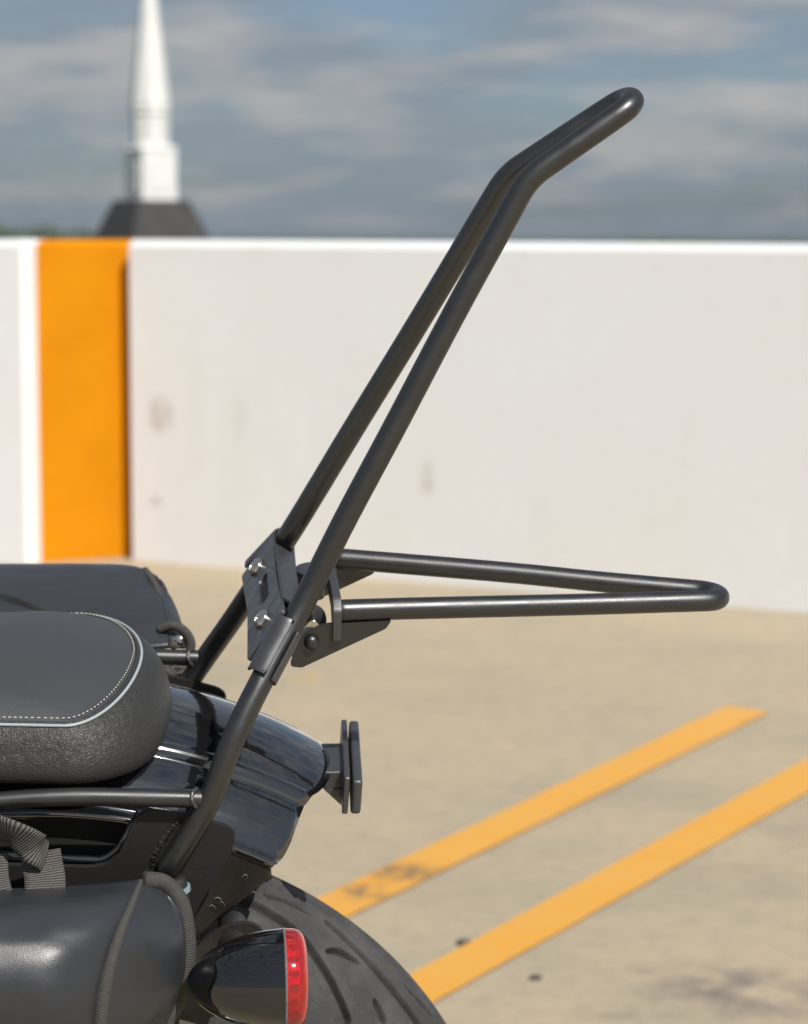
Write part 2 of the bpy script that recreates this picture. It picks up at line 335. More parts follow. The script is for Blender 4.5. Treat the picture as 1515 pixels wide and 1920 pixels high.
# parapet: two white runs meeting at an orange pier
par = empty('parapet_wall', (-0.8792, 7.8315, 0), label='white painted concrete parapet wall with one orange panel, edging the parking deck', category='wall')
base0 = Vector((-0.8792, 7.8315, 0))
def wall_piece(name, a, b, za, zb, depth, mat, ch, mesh_b=None):
    a, b = Vector((a[0], a[1], 0)), Vector((b[0], b[1], 0)); d = (b - a).normalized(); nb = Vector((-d.y, d.x, 0))
    if nb.y < 0: nb = -nb
    a0, b0 = a - base0, b - base0
    bm = bmesh.new()
    prof = lambda p, z: [p + Vector((0, 0, -.02)), p + Vector((0, 0, z - ch)) , p + nb * ch + Vector((0, 0, z)), p + nb * (depth - ch) + Vector((0, 0, z)), p + nb * depth + Vector((0, 0, z - ch)), p + nb * depth + Vector((0, 0, -.02))]
    inset = d * (ch if ch > .008 else .002)
    profs = [prof(a0, za), prof(b0, zb)]
    if mesh_b:   # chamfered upright end
        k = .016; e = prof(b0, zb); e[0] = e[0] + nb * k; e[1] = e[1] + nb * k - Vector((0, 0, ch)); e[2] = e[2] + nb * (k - ch + .002) - Vector((0, 0, ch)); profs = [prof(a0, za), prof(b0 - d * k, zb), e]
    rings = [[bm.verts.new(q) for q in pr] for pr in profs]
    for q in range(len(rings) - 1):
        for i in range(6): bm.faces.new((rings[q][i], rings[q][(i + 1) % 6], rings[q + 1][(i + 1) % 6], rings[q + 1][i]))
    bm.faces.new(rings[0]); bm.faces.new(rings[-1][::-1])
    o = bmo(name, bm, mat, par, True, 20, .006, 2); return o
_e = Vector((-0.881, 7.8315, 0)).lerp(Vector((1.7058, 6.3907, 0)), 2.6); wall_piece('wall_panel', (-0.881, 7.8315, 0), _e, 1.0345, 1.0345 - .0135 * 2.6, .16, white_w, .022)
_e = Vector((-1.1957, 7.7033, 0)).lerp(Vector((-4.5443, 9.1189, 0)), 4.0); wall_piece('wall_panel', _e, (-1.1957, 7.7033, 0), 1.03, 1.0355, .16, white_w, .022, True)
wall_piece('orange_panel', (-1.1932, 7.7541, 0), (-0.8684, 7.9238, 0), 1.034, 1.034, .15, orange_w, .02, )['label'] = 'orange painted panel set back between the white panels'
# bay markings on the deck
def stripe(name, ul, ur, ll, lr, label):
    """painted bar, its long edges slightly uneven"""
    ul, ur, ll, lr = [Vector((*p[:2], 0)) for p in (ul, ur, ll, lr)]
    n = 240; vs, fs = [], []
    for i in range(n + 1):
        u = i / n; j1 = noise.noise(Vector((u * 23, 1, ul.x))) * .004 + noise.noise(Vector((u * 110, 1, 3))) * .0025; j2 = noise.noise(Vector((u * 23, 7, ul.x))) * .004 + noise.noise(Vector((u * 110, 5, 3))) * .0025
        w = (ul.lerp(ur, u) - ll.lerp(lr, u)).normalized()
        vs += [ul.lerp(ur, u) + w * j1 + Vector((0, 0, .004)), ll.lerp(lr, u) + w * j2 + Vector((0, 0, .004))]
        if i: fs.append((2 * i - 2, 2 * i - 1, 2 * i + 1, 2 * i))
    return pyd(name, vs, fs, yel, None, False, kind='structure', label=label)
def ext(a, b, k):  # point on the line through a and b, k of the way
    return tuple(Vector(a).lerp(Vector(b), k))
a1, b1, c1, d1 = (-0.1094, 3.8172, 0), (0.7202, 5.3484, 0), (-0.0766, 3.6784, 0), (0.8055, 5.2814, 0)
stripe('painted_line', ext(a1, b1, -1.2), b1, ext(c1, d1, -1.2), d1, 'yellow bay line that ends on the open deck, scuffed near the tyre')
a2, b2, c2, d2 = (0.021, 3.3873, 0), (0.8127, 4.8044, 0), (0.0459, 3.2485, 0), (0.7631, 4.504, 0)
stripe('painted_line', ext(a2, b2, -1.5), ext(a2, b2, 1.5), ext(c2, d2, -1.5), ext(c2, d2, 1.5), 'yellow bay line nearest the camera, running out at the right edge')
def pebble(loc, sx_, sy_, sz_, seed, label):
    bm = bmesh.new(); bmesh.ops.create_icosphere(bm, subdivisions=2, radius=1)
    for v in bm.verts:
        k = 1 + .35 * noise.noise(v.co * 1.3 + Vector((seed, 0, 0))); v.co = Vector((v.co.x * sx_ * k, v.co.y * sy_ * k, v.co.z * sz_ * k))
    o = bmo('pebble', bm, stone, None, True); o.location = (loc[0], loc[1], sz_ * .7); o['label'] = label; o['category'] = 'pebble'; o['group'] = 'grit on the deck'; return o
pebble((0.0877, 3.5243, 0), .011, .010, .005, 1, 'dark pebble touching the far edge of the nearer yellow line')
pebble((0.1866, 3.3547, 0), .009, .008, .004, 5, 'dark pebble lying on bare concrete below the nearer yellow line')

# air over the land
bm = bmesh.new(); box(bm, (0, 2500, 9), (17000, 21000, 44)); hz = bmo('haze', bm, None, None, False, kind='stuff')
hm = bpy.data.materials.new('haze_air'); hm.use_nodes = True; hm.node_tree.nodes.clear()
_o = hm.node_tree.nodes.new('ShaderNodeOutputMaterial'); _v = hm.node_tree.nodes.new('ShaderNodeVolumePrincipled')
_v.inputs['Color'].default_value = (.50, .60, .68, 1); _v.inputs['Density'].default_value = 1.3e-4; _v.inputs['Anisotropy'].default_value = .2
hm.node_tree.links.new(_v.outputs[0], _o.inputs['Volume']); hz.data.materials.append(hm)

# church beyond the parapet
CH = (-13.4126, 130, 0.9937)
church = empty('church_steeple', (CH[0], 130, -12), label='white church steeple on a dark sloping roof, rising behind the orange panel', category='steeple')
def ngon_stack(name, prof, seg, mat, rot=0, parent=church, smooth=False):
    """prof = [(z world, radius)]"""
    vs, fs = [], []
    for z, r in prof:
        for k in range(seg):
            a = 2 * math.pi * (k + .5) / seg + rot; vs.append((math.cos(a) * r, math.sin(a) * r, z + 12))
    for i in range(len(prof) - 1):
        for k in range(seg): fs.append((i * seg + k, i * seg + (k + 1) % seg, (i + 1) * seg + (k + 1) % seg, (i + 1) * seg + k))
    fs.append(tuple(range(seg))); fs.append(tuple((len(prof) - 1) * seg + k for k in range(seg)))
    return pyd(name, vs, fs, mat, parent, smooth)
def zc(py): return 1.05 + (440 - py) * 130 / 4560.0
k_ = 130 / 4560.0
s2 = math.sqrt(2) * .5
RO = rad(-20)
ngon_stack('spire', [(zc(205), 36 * k_ * 1.04), (zc(0), 14 * k_ * 1.04), (zc(-140), .03)], 8, sp_white, RO)
ngon_stack('upper_drum', [(zc(282), 33 * k_ * 1.05), (zc(222), 33 * k_ * 1.05), (zc(214), 38 * k_ * 1.0), (zc(206), 34 * k_)], 8, sp_white, RO)
bel = ngon_stack('belfry', [(zc(374), 49 * k_ / .978), (zc(290), 49 * k_ / .978), (zc(282), 52 * k_ / .978), (zc(277), 44 * k_ / .978)], 4, sp_white, rad(33))
for k in range(4):
    a = math.pi / 2 * k + rad(33); n_ = Vector((math.cos(a), math.sin(a), 0)); t_ = Vector((-n_.y, n_.x, 0)); ap = 49 * k_ / .978 * math.cos(math.pi / 4)
    bm = bmesh.new(); Mx = Matrix.Translation(n_ * (ap + .02) + Vector((0, 0, zc(332) + 12))) @ Matrix.Rotation(a, 4, 'Z')
    box(bm, (0, 0, 0), (.08, 1.1, 1.7), Mx); bmo('louvre_panel', bm, sp_white, bel, False)
ngon_stack('belfry_base', [(zc(384), 53 * k_ / .978), (zc(374), 52 * k_ / .978)], 4, sp_white, rad(33))
ngon_stack('roof', [(zc(384) - 3.4, 142 * k_ / .978), (zc(376), 72 * k_ / .978)], 4, sp_roof, rad(33))
ngon_stack('wall', [(-12, 130 * k_ / .978), (zc(384) - 3.35, 130 * k_ / .978)], 4, brick_m, rad(33))
# wooded rise on the horizon
def woods(name, x0, x1, y, h, label, n=260, seed=3):
    rng = random.Random(seed); vs, fs = [], []
    for i in range(n):
        u = rng.random(); x = x0 + (x1 - x0) * u; env = h(u)
        for q in range(3):
            c = Vector((x + rng.uniform(-9, 9), y + rng.uniform(-30, 30), -12 + env * rng.uniform(.1, 1))); r = rng.uniform(3, 8); b = len(vs)
            for d in ((1, 0, 0), (-1, 0, 0), (0, 1, 0), (0, -1, 0), (0, 0, .8), (0, 0, -1)): vs.append(c + Vector(d) * r * rng.uniform(.7, 1.3))
            for f in ((0, 2, 4), (2, 1, 4), (1, 3, 4), (3, 0, 4), (2, 0, 5), (1, 2, 5), (3, 1, 5), (0, 3, 5)): fs.append(tuple(b + q_ for q_ in f))
    return pyd(name, vs, fs, leaf, None, False, kind='stuff', label=label, category='woods')
woods('distant_woods', -420, -150, 1500, lambda u: 7 + 8 * math.sin(min(1, u * 1.1) * math.pi * .5 + .9) , 'dark wooded rise on the horizon left of the steeple', 420)
woods('distant_woods', -170, 900, 2400, lambda u: 4 + 2 * noise.noise(Vector((u * 9, 0, 0))), 'thin line of far trees on the horizon right of the steeple', 700, 9)

# ------------------------------------------------------------------ the motorcycle (own frame: x rearwards, y to its right side, z up)
bike = empty('motorcycle', (-.245, 1.83, 0), (0, 0, 0), label='black motorcycle rear end with tall bent backrest bar and short luggage rack', category='motorcycle')
bike.rotation_euler = (Matrix.Rotation(rad(5.5), 3, 'Z') @ Matrix.Rotation(rad(12), 3, 'X')).to_euler()

# --- rear wheel with carved tread
wheel = empty('rear_wheel'); wheel.parent = bike
RT, HW = .3125, .09
grooves = [  # (points as (angle deg, profile angle), half width m, depth m)
    ([(26.8, 0.25), (30.9, 0.275), (34.9, 0.18)], .0016, .004),
    ([(22.1, -0.325), (24.8, -0.35), (29.7, -0.43), (33.9, -0.59), (37.7, -0.745), (41.4, -0.905)], .0046, .006),
    ([(35.4, -0.115), (39.4, -0.2), (43.9, -0.285), (49.6, -0.365), (52.7, -0.4)], .0034, .006),
    ([(25.2, -0.16), (28.6, -0.115), (31.7, -0.135)], .0022, .004),
    ([(37.5, 0.22), (41.2, 0.29), (44.1, 0.21)], .0017, .004),
    ([(35.4, -0.445), (37.9, -0.365), (40.5, -0.34)], .0026, .005),
    ([(48.2, 0.26), (50.8, 0.155), (53.3, 0.07)], .0016, .004),
    ([(44.6, -0.575), (45.8, -0.625), (47.4, -0.68)], .0026, .005),
    ([(49.1, -0.15), (52.1, -0.145), (55.7, -0.115)], .0018, .004)]
def tyre_mesh():
    # angles from the top of the wheel towards the rear: fine where the picture looks, coarse elsewhere
    al = np.concatenate([np.radians(np.arange(15, 75, .105)), np.radians(np.arange(75, 375, 3))])
    t = np.concatenate([np.linspace(-1.5, -1.36, 4)[:-1], np.linspace(-1.36, .3, 290), np.linspace(.3, 1.5, 18)[1:]])
    A, T = np.meshgrid(al, t, indexing='ij')
    dep = np.zeros_like(A)
    G = [([(math.radians(p[0]), p[1]) for p in pts], hw, d) for pts, hw, d in grooves]
    # repeat the pattern out of view round the wheel
    for pts, hw, d in G:
        pts = [tuple(v) for v in spline([(p[0], p[1], 0) for p in pts], 14)]
        dist = np.full_like(A, 9.0); along = np.zeros_like(A)
        for i in range(len(pts) - 1):
            p, q = pts[i], pts[i + 1]
            px, py = p[0] * .28, p[1] * .09; qx, qy = q[0] * .28, q[1] * .09; X, Y = A * .28, T * .09
            vx, vy = qx - px, qy - py; L2 = vx * vx + vy * vy + 1e-12
            s = np.clip(((X - px) * vx + (Y - py) * vy) / L2, 0, 1); dd = np.hypot(X - px - s * vx, Y - py - s * vy)
            along = np.where(dd < dist, (i + s) / (len(pts) - 1), along); dist = np.minimum(dist, dd)
        w = hw * (.35 + .65 * np.sqrt(np.clip(4 * along * (1 - along), 0, 1))) if hw < .003 else hw
        dep = np.maximum(dep, 1.5 * d * np.clip((w * 1.25 + .0009 - dist) / .0014, 0, 1))
    rc = HW; r = RT - rc * .9 * (1 - np.cos(T)); y = rc * np.sin(T)
    nr, ny = np.cos(T), np.sin(T)
    r = r - dep * nr; y = y - dep * ny
    P = np.stack([r * np.sin(A), y, RT + r * np.cos(A)], -1)
    n, m = A.shape; vs = P.reshape(-1, 3); idx = np.arange(n * m).reshape(n, m)
    a, b_ = idx, np.roll(idx, -1, 0)
    f = np.stack([a[:, :-1], a[:, 1:], b_[:, 1:], b_[:, :-1]], -1).reshape(-1, 4)
    me = bpy.data.meshes.new('tyre'); me.from_pydata(vs.tolist(), [], f.tolist()); me.update()
    o = link('tyre', me, rubber, wheel, True); return o
tyre_mesh()
lathe('rim', [(-.075, .222), (-.078, .232), (-.070, .226), (-.04, .205), (.04, .205), (.070, .226), (.078, .232), (.075, .222), (.03, .195), (-.03, .195), (-.075, .222)], (0, 0, RT), (0, 1, 0), alloy, wheel, 96, False)
for k in range(9):
    a = 2 * math.pi * k / 9; bm = bmesh.new(); box(bm, (0, 0, .115), (.028, .03, .17), Matrix.Translation((0, 0, RT)) @ Matrix.Rotation(a, 4, 'Y')); bmo('spoke', bm, plate_m, wheel, True, 30, .005)
lathe('hub', [(-.09, .02), (-.09, .04), (-.05, .05), (.05, .05), (.09, .04), (.09, .02)], (0, 0, RT), (0, 1, 0), plate_m, wheel, 40)
tube('swingarm', [(0, -.11, RT), (-.2, -.115, RT + .03), (-.5, -.12, RT + .06)], .022, powder, bike)
tube('swingarm', [(0, .11, RT), (-.2, .115, RT + .03), (-.5, .12, RT + .06)], .022, powder, bike)

# --- fender: glossy arch, rolled crease along each side, lip at the bottom
FC = Vector((-.030, 0, .360)); FR = .3948
def fpt(phi, rho, y): return (FC.x + rho * math.sin(phi), y, FC.z + rho * math.cos(phi))
PROF = [  # (y, rho offset, phi end deg): crown to near lip
    (0, 0, 32.2), (.010, -.0004, 32.2), (.020, -.0016, 32.1), (.030, -.0036, 31.9), (.040, -.0066, 31.5), (.047, -.0094, 31.0), (.0505, -.0112, 30.6), (.0525, -.0110, 30.4),
    (.0545, -.0112, 30.3), (.0565, -.0124, 30.2), (.0585, -.0145, 30.1), (.0600, -.0168, 30.0), (.0605, -.0188, 29.9), (.0620, -.0202, 29.9), (.0670, -.0228, 29.8), (.0765, -.0292, 29.7),
    (.0850, -.0368, 29.7), (.0905, -.0434, 29.6), (.0925, -.0472, 29.5), (.0945, -.0488, 29.3), (.0985, -.0494, 29.0), (.1000, -.0504, 28.8), (.1005, -.0522, 28.7), (.0995, -.0540, 28.7), (.0970, -.0545, 28.7)]
def fender():
    prof = [(y, ro, e) for y, ro, e in PROF]
    full = [(-y, ro, e) for y, ro, e in prof[::-1]] + prof[1:]
    full = [tuple(v) for v in spline(full, 150)] if False else full
    dense = []
    for i in range(len(full) - 1):
        k = 3
        for q in range(k):
            dense.append(tuple(Vector(full[i]).lerp(Vector(full[i + 1]), q / k)))
    dense.append(full[-1])
    rows = []
    for (y, ro, e) in dense:
        rows.append([fpt(rad(-70 + (e + 70) * j / 90), FR + ro, y) for j in range(91)])
    o = grid('rear_fender', rows, gloss, bike)
    md = o.modifiers.new('thickness', 'SOLIDIFY'); md.thickness = .002; md.offset = -1
    return o
fen = fender()
# inner panel below the lips
LT = [(0.0359, -0.0965, 0.6978), (0.0693, -0.0965, 0.6899), (0.105, -0.0965, 0.6739), (0.1331, -0.0965, 0.6595)]
LB = [(0.0392, -0.088, 0.5896), (0.0684, -0.088, 0.5936), (0.0838, -0.089, 0.6043), (0.1336, -0.0955, 0.6518)]
for s in (-1, 1):
    a_, b_ = spline(LT, 40), spline(LB, 40); rows = []
    for k in range(12):
        u = k / 11; rows.append([(p.x * (1 - u) + q.x * u, -s * (p.y * (1 - u) + q.y * u) , p.z * (1 - u) + q.z * u) for p, q in zip(a_, b_)])
    o = grid('fender_liner', rows, liner, fen, label='dusty matt inner panel under the glossy lip'); md = o.modifiers.new('thickness', 'SOLIDIFY'); md.thickness = .003; md.offset = 0

# rings left by dried drops on the inner panel
drops = bmesh.new(); vs, fs = [], []
for q, (c, py_, rr) in enumerate((((0.1154, -0.097, 0.651), 1645, .0019), ((0.0876, -0.0955, 0.6414), 1669, .0016), ((0.097, -0.094, 0.6327), 1688, .0024), ((0.0933, -0.094, 0.6267), 1703, .0021), ((0.0999, -0.094, 0.6289), 1697, .0023), ((0.1213, -0.095, 0.6373), 1676, .0017), ((0.1245, -0.096, 0.6426), 1664, .0017))):
    c = Vector(c); c.y = -(.0988 - .0085 * max(0, min(1, (py_ - 1612) / 140)))
    for k in range(20):
        a = 2 * math.pi * k / 20; e = 1 + .12 * math.sin(a * 2 + q)
        for d in (-.00022, .00022): vs.append(c + Vector((math.cos(a) * (rr * e * .85 + d), -.0003 if d < 0 else .0002, math.sin(a) * (rr * e + d))))
    b = q * 40
    for k in range(20): fs.append((b + 2 * k, b + 2 * k + 1, b + 2 * ((k + 1) % 20) + 1, b + 2 * ((k + 1) % 20)))
drops.free()
drop_m = Mat('dried_drop_residue', (.16, .145, .125), .6); drop_m.mix(drop_m.noise(900, 2), (.06, .055, .05))
pyd('drop_marks', vs, fs, drop_m, fen, True, kind='stuff')

# --- side brackets (flat plates outside the fender)
BRK = [(0.042, -0.116, 0.7078), (0.0508, -0.116, 0.7137), (0.0747, -0.116, 0.71), (0.0912, -0.116, 0.7046), (0.1039, -0.116, 0.7007), (0.1092, -0.116, 0.6944), (0.106, -0.116, 0.6811), (0.0837, -0.116, 0.6413), (0.0764, -0.116, 0.6219), (0.0543, -0.116, 0.6226), (-0.0024, -0.116, 0.6323), (-0.1357, -0.116, 0.6363), (-0.1336, -0.116, 0.6782), (-0.0469, -0.116, 0.6766), (0.0161, -0.116, 0.6729), (0.0295, -0.116, 0.6769)]
BR_R = [.004, .006, .001, .003, .006, .007, .006, .006, .004, .004, .004, .004, .004, .004, .008, .010]
for s in (-1, 1):
    poly = [(p[0], p[1] * -s, p[2]) for p in round_poly(BRK, BR_R)]
    holes = None
    if s == 1:
        cx = [(.020, .716), (.038, .712), (.056, .708)]
    extrude_poly('side_bracket', poly, (0, s, 0), .004, flat_m, bike, .0006, label='flat black bracket plate on the %s side of the fender' % ('near' if s < 0 else 'far'))
# glossy frame cover edge behind the near bracket
tube('frame_cover', fillet([(-0.1374, -0.112, 0.6809), (-0.047, -0.112, 0.6797), (-0.0051, -0.112, 0.6762), (0.0213, -0.112, 0.6739), (0.0317, -0.112, 0.6827), (0.0455, -0.112, 0.7089)], .02), .0028, gloss, bike, 12)
bm = bmesh.new(); box(bm, (-.215, 0, .640), (.60, .176, .125)); bmo('void_block', bm, dark_m, bike, True, 30, .006)  # near-black box added to stand in for the dark hollow below the lip
for k_, (za, yy) in enumerate(((0, -.0905), (9, -.091))):
    tube('highlight_line', spline([(-0.1395, -0.0905, 0.6876), (-0.0691, -0.0905, 0.6936), (-0.0479, -0.0905, 0.6951), (-0.0054, -0.0905, 0.6975), (0.023, -0.0905, 0.6956), (0.045, -0.0905, 0.6911)], 40), .0016, gloss, bike, 10) if k_ == 0 else None  # thin gloss tube added to draw a highlight line along the dark box

# --- horizontal side rails and their welds
RAIL = [(-0.1895, -0.124, 0.7014), (-0.1138, -0.124, 0.7155), (-0.0448, -0.124, 0.7245), (0.0001, -0.124, 0.7263), (0.0451, -0.124, 0.7248), (0.0897, -0.124, 0.7227)]
railn = spline(RAIL, 50)
for s in (-1, 1):
    rl = tube('side_rail', [(p.x, -s * p.y, p.z) for p in railn], .0061, powder, bike, 22, cap=False)
    e = railn[-1]; vs = []
    # weld collar, slightly lumpy
    pts = []
    for k in range(26):
        a = 2 * math.pi * k / 26
        pts.append(Vector((e.x - .0072 + .0018 * math.sin(a * 2) - .0015 * abs(math.cos(a)), -s * e.y + .0069 * math.cos(a), e.z + .0069 * math.sin(a))))
    pts.append(pts[0]); tube('weld_bead', pts, lambda u: .0014 + .0005 * math.sin(u * 60), plate_m, rl, 8, cap=False)

# --- backrest bar: one tube, foot to foot over the U bend
NEAR = [(0.0626, -0.124, 0.6713), (0.0769, -0.124, 0.6952), (0.0936, -0.124, 0.7265), (0.1054, -0.119, 0.7584), (0.122, -0.104, 0.7889), (0.1539, -0.072, 0.837), (0.1819, -0.064, 0.8932), (0.2146, -0.055, 0.9544), (0.2562, -0.041, 1.0324), (0.2854, -0.032, 1.0849)]
FAR = [(0.0766, 0.124, 0.6978), (0.0928, 0.124, 0.7227), (0.1123, 0.114, 0.7561), (0.1336, 0.09, 0.8003), (0.1532, 0.072, 0.8389), (0.1966, 0.055, 0.922), (0.2353, 0.043, 0.9941), (0.2539, 0.036, 1.0297), (0.2763, 0.03, 1.0719)]
upn = [(0.2854, -0.032, 1.0849), (0.3025, -0.027, 1.1167), (0.3627, -0.0185, 1.1573)]
upf = [(0.3626, 0.0185, 1.1556), (0.2964, 0.027, 1.1086), (0.2763, 0.03, 1.0719)]
def backrest():
    low_n = spline(NEAR, 60)
    top_n = fillet(upn, .052, 16)
    top_f = fillet(upf, .052, 16)
    a, b = Vector(upn[-1]), Vector(upf[0]); d = ((a - Vector(upn[-2])).normalized() + (b - Vector(upf[1])).normalized()).normalized()
    mid, half = (a + b) / 2, (a - b) / 2; arc = []
    for k in range(1, 20):
        t = math.pi * k / 20; arc.append(mid + half * math.cos(t) + d * half.length * .72 * math.sin(t))
    low_f = spline(FAR, 60)[::-1]
    path = low_n[:-1] + top_n + arc + top_f[:-1] + low_f
    # light smoothing
    P = [p.copy() for p in path]
    for _ in range(3): P = [P[0]] + [(P[i - 1] + P[i] * 2 + P[i + 1]) / 4 for i in range(1, len(P) - 1)] + [P[-1]]
    return tube('backrest_bar', P, .0080, powder, bike, 28)
bar = backrest()
# weld between bar and bracket
for s, pts in ((-1, [(0.0524, -0.119, 0.673), (0.0572, -0.119, 0.6855), (0.065, -0.119, 0.6977), (0.0715, -0.119, 0.7069)]),):
    path = spline(pts, 60); path = [p + Vector((noise.noise(Vector((i * .5, 0, 0))) * .0014, 0, noise.noise(Vector((0, i * .5, 0))) * .0014)) for i, p in enumerate(path)]
    tube('weld_bead', path, lambda u: .0021 + .0007 * noise.noise(Vector((u * 30, 3, 0))), flat_m, bar, 9)

# --- clamp that ties the two legs together and carries the rack
tn = (Vector((0.1539, -0.072, 0.837)) - Vector((0.122, -0.104, 0.7889))).normalized()
tf = (Vector((0.1532, 0.072, 0.8389)) - Vector((0.1123, 0.114, 0.7561))).normalized()
def shell(name, c, ax, hl, r, a0, a1, mat, parent, t=.0018, ref=None, cut=0, **props):
    """part of a pipe: axis ax, half length hl, from angle a0 to a1 measured from 'ref'"""
    ax = ax.normalized(); u = (ref - ax * ref.dot(ax)).normalized(); v = ax.cross(u); rows = []
    n = 22; c = Vector(c)
    for i in range(13):
        h = -hl + 2 * hl * i / 12; ed = min(1, (hl - abs(h)) / .004 + .0); ed = math.sqrt(max(0, 1 - (1 - ed) ** 2)) if ed < 1 else 1
        row = []
        for k in range(n + 1):
            f = k / n; a = a0 + (a1 - a0) * f
            lim = .16 * (1 - ed)
            if f > .5: a = a1 - (a1 - a) - (lim if k == n else 0)
            row.append(c + ax * (h + cut * f) + (u * math.cos(a) + v * math.sin(a)) * r)
        rows.append(row)
    o = grid(name, rows, mat, parent, **props); md = o.modifiers.new('thickness', 'SOLIDIFY'); md.thickness = t; md.offset = 1
    md = o.modifiers.new('bevel', 'BEVEL'); md.width = .0006; md.segments = 2; md.limit_method = 'ANGLE'
    return o
cn = Vector((0.1363, -0.088, 0.8136)); cf = Vector((cn.x + .004, .088, cn.z + .004))
front = Vector((-1, 0, .55)); side_n = Vector((0, -1, 0)); side_f = Vector((0, 1, 0))
axn = tn; axf = Vector((tn.x, -tn.y, tn.z))
# angles run from the plate side (front) round the outside of the tube
def ang_between(ax, ref, d):
    u = (ref - ax * ref.dot(ax)).normalized(); v = ax.cross(u); return math.atan2(d.dot(v), d.dot(u))
for (c, ax, sd_) in ((cn, axn, side_n), (cf, axf, side_f)):
    sgn = 1 if ang_between(ax, front, sd_) > 0 else -1
    shell('front_clamp_sleeve', c, ax, .0205, .0086, -sgn * rad(30), sgn * rad(90), plate_m, bar, ref=front)
    shell('rear_clamp_sleeve', c - ax * .003, ax, .0185, .0096, sgn * rad(120), sgn * rad(215), plate_m, bar, ref=front)
# flat plates between the sleeves
nf = Vector((-axn.z, 0, axn.x)).normalized()          # forward-and-up normal
lon = Vector((axn.x, 0, axn.z)).normalized()
mid = (cn + cf) / 2; mid.y = 0
def clamp_plate(name, off, t, hole, mat, wy, h0, h1, kink):
    o = mid + nf * off
    w = wy
    pts = [o + lon * h0 + Vector((0, -w, 0)) - lon * .002, o + lon * (h0 + kink) + Vector((0, 0, 0)), o + lon * h0 + Vector((0, w, 0)), o + lon * h1 + Vector((0, w, 0)), o + lon * (h1 - kink) , o + lon * h1 + Vector((0, -w, 0))]
    hol = []
    if hole:
        slot = []
        for k in range(20):
            a = 2 * math.pi * k / 20; yy = math.cos(a) * .0045 + (.019 if math.cos(a) > 0 else -.019); slot.append(o + Vector((0, yy, 0)) + lon * (.003 + math.sin(a) * .0052))
        hol = [slot]
    return extrude_poly(name, round_poly(pts, .003, 3), -nf, t, mat, bar, .0008, hol)
pl = clamp_plate('front_clamp_plate', .0100, .0028, True, plate_m, .080, -.0205, .0205, .003)
rp = clamp_plate('rear_clamp_plate', -.0075, .0028, False, plate_m, .080, -.019, .019, .003)
for s in (-1, 1):
    c = mid + nf * .0100 + Vector((0, s * .052, 0)) + lon * (-.001)
    lathe('clamp_bolt', [(-.022, .0035), (0, .0035), (0, .0072), (.0012, .0074), (.0030, .0066), (.0046, .0046), (.0050, .0034), (.0030, .0030), (.0028, 0)], c, nf, chrome, bar, 32)
# folded spine between the plates (the bright ridge beside the slot)
bm = bmesh.new()
box(bm, (0, 0, 0), (.016, .11, .0024), Matrix.Translation(mid + lon * .020 + nf * .0012) @ Matrix((( nf.x, 0, lon.x, 0), (0, 1, 0, 0), (nf.z, 0, lon.z, 0), (0, 0, 0, 1))))
bmo('clamp_spine', bm, plate_m, bar, True, 30, .0008)

bm = bmesh.new()
box(bm, (0, 0, 0), (.0150, .088, .024), Matrix.Translation(mid + nf * .0005) @ Matrix(((nf.x, 0, lon.x, 0), (0, 1, 0, 0), (nf.z, 0, lon.z, 0), (0, 0, 0, 1))))
bmo('slot_backing', bm, flat_m, bar, True, 30, .0008)  # dark block added between the plates so the slot looks shaded

# --- luggage rack
rk_n = [(0.1792, -0.052, 0.8264), (0.2208, -0.048, 0.8256), (0.2555, -0.045, 0.8248), (0.3604, -0.029, 0.8197), (0.4386, -0.0175, 0.8166)]
rk_f = [(0.4393, 0.0175, 0.8116), (0.3707, 0.028, 0.8154), (0.3147, 0.0365, 0.8192), (0.1943, 0.051, 0.8263), (0.1848, 0.052, 0.8268)]
def rack():
    n = spline(rk_n, 40); f = spline(rk_f, 40); a, b = n[-1], f[0]; d = ((a - n[-2]).normalized() + (b - f[1]).normalized()).normalized()
    mid_, half = (a + b) / 2, (a - b) / 2
    arc = [mid_ + half * math.cos(math.pi * k / 18) + d * half.length * .85 * math.sin(math.pi * k / 18) for k in range(1, 18)]
    P = n + arc + f
    for _ in range(3): P = [P[0]] + [(P[i - 1] + P[i] * 2 + P[i + 1]) / 4 for i in range(1, len(P) - 1)] + [P[-1]]
    return tube('luggage_rack', P, .0075, powder, bike, 28)
rack_o = rack()
GUS = [(0.1819, -0.056, 0.819), (0.2159, -0.056, 0.82), (0.2124, -0.056, 0.8143), (0.1555, -0.056, 0.7869), (0.1468, -0.056, 0.7878), (0.156, -0.056, 0.8109), (0.1668, -0.056, 0.8173)]
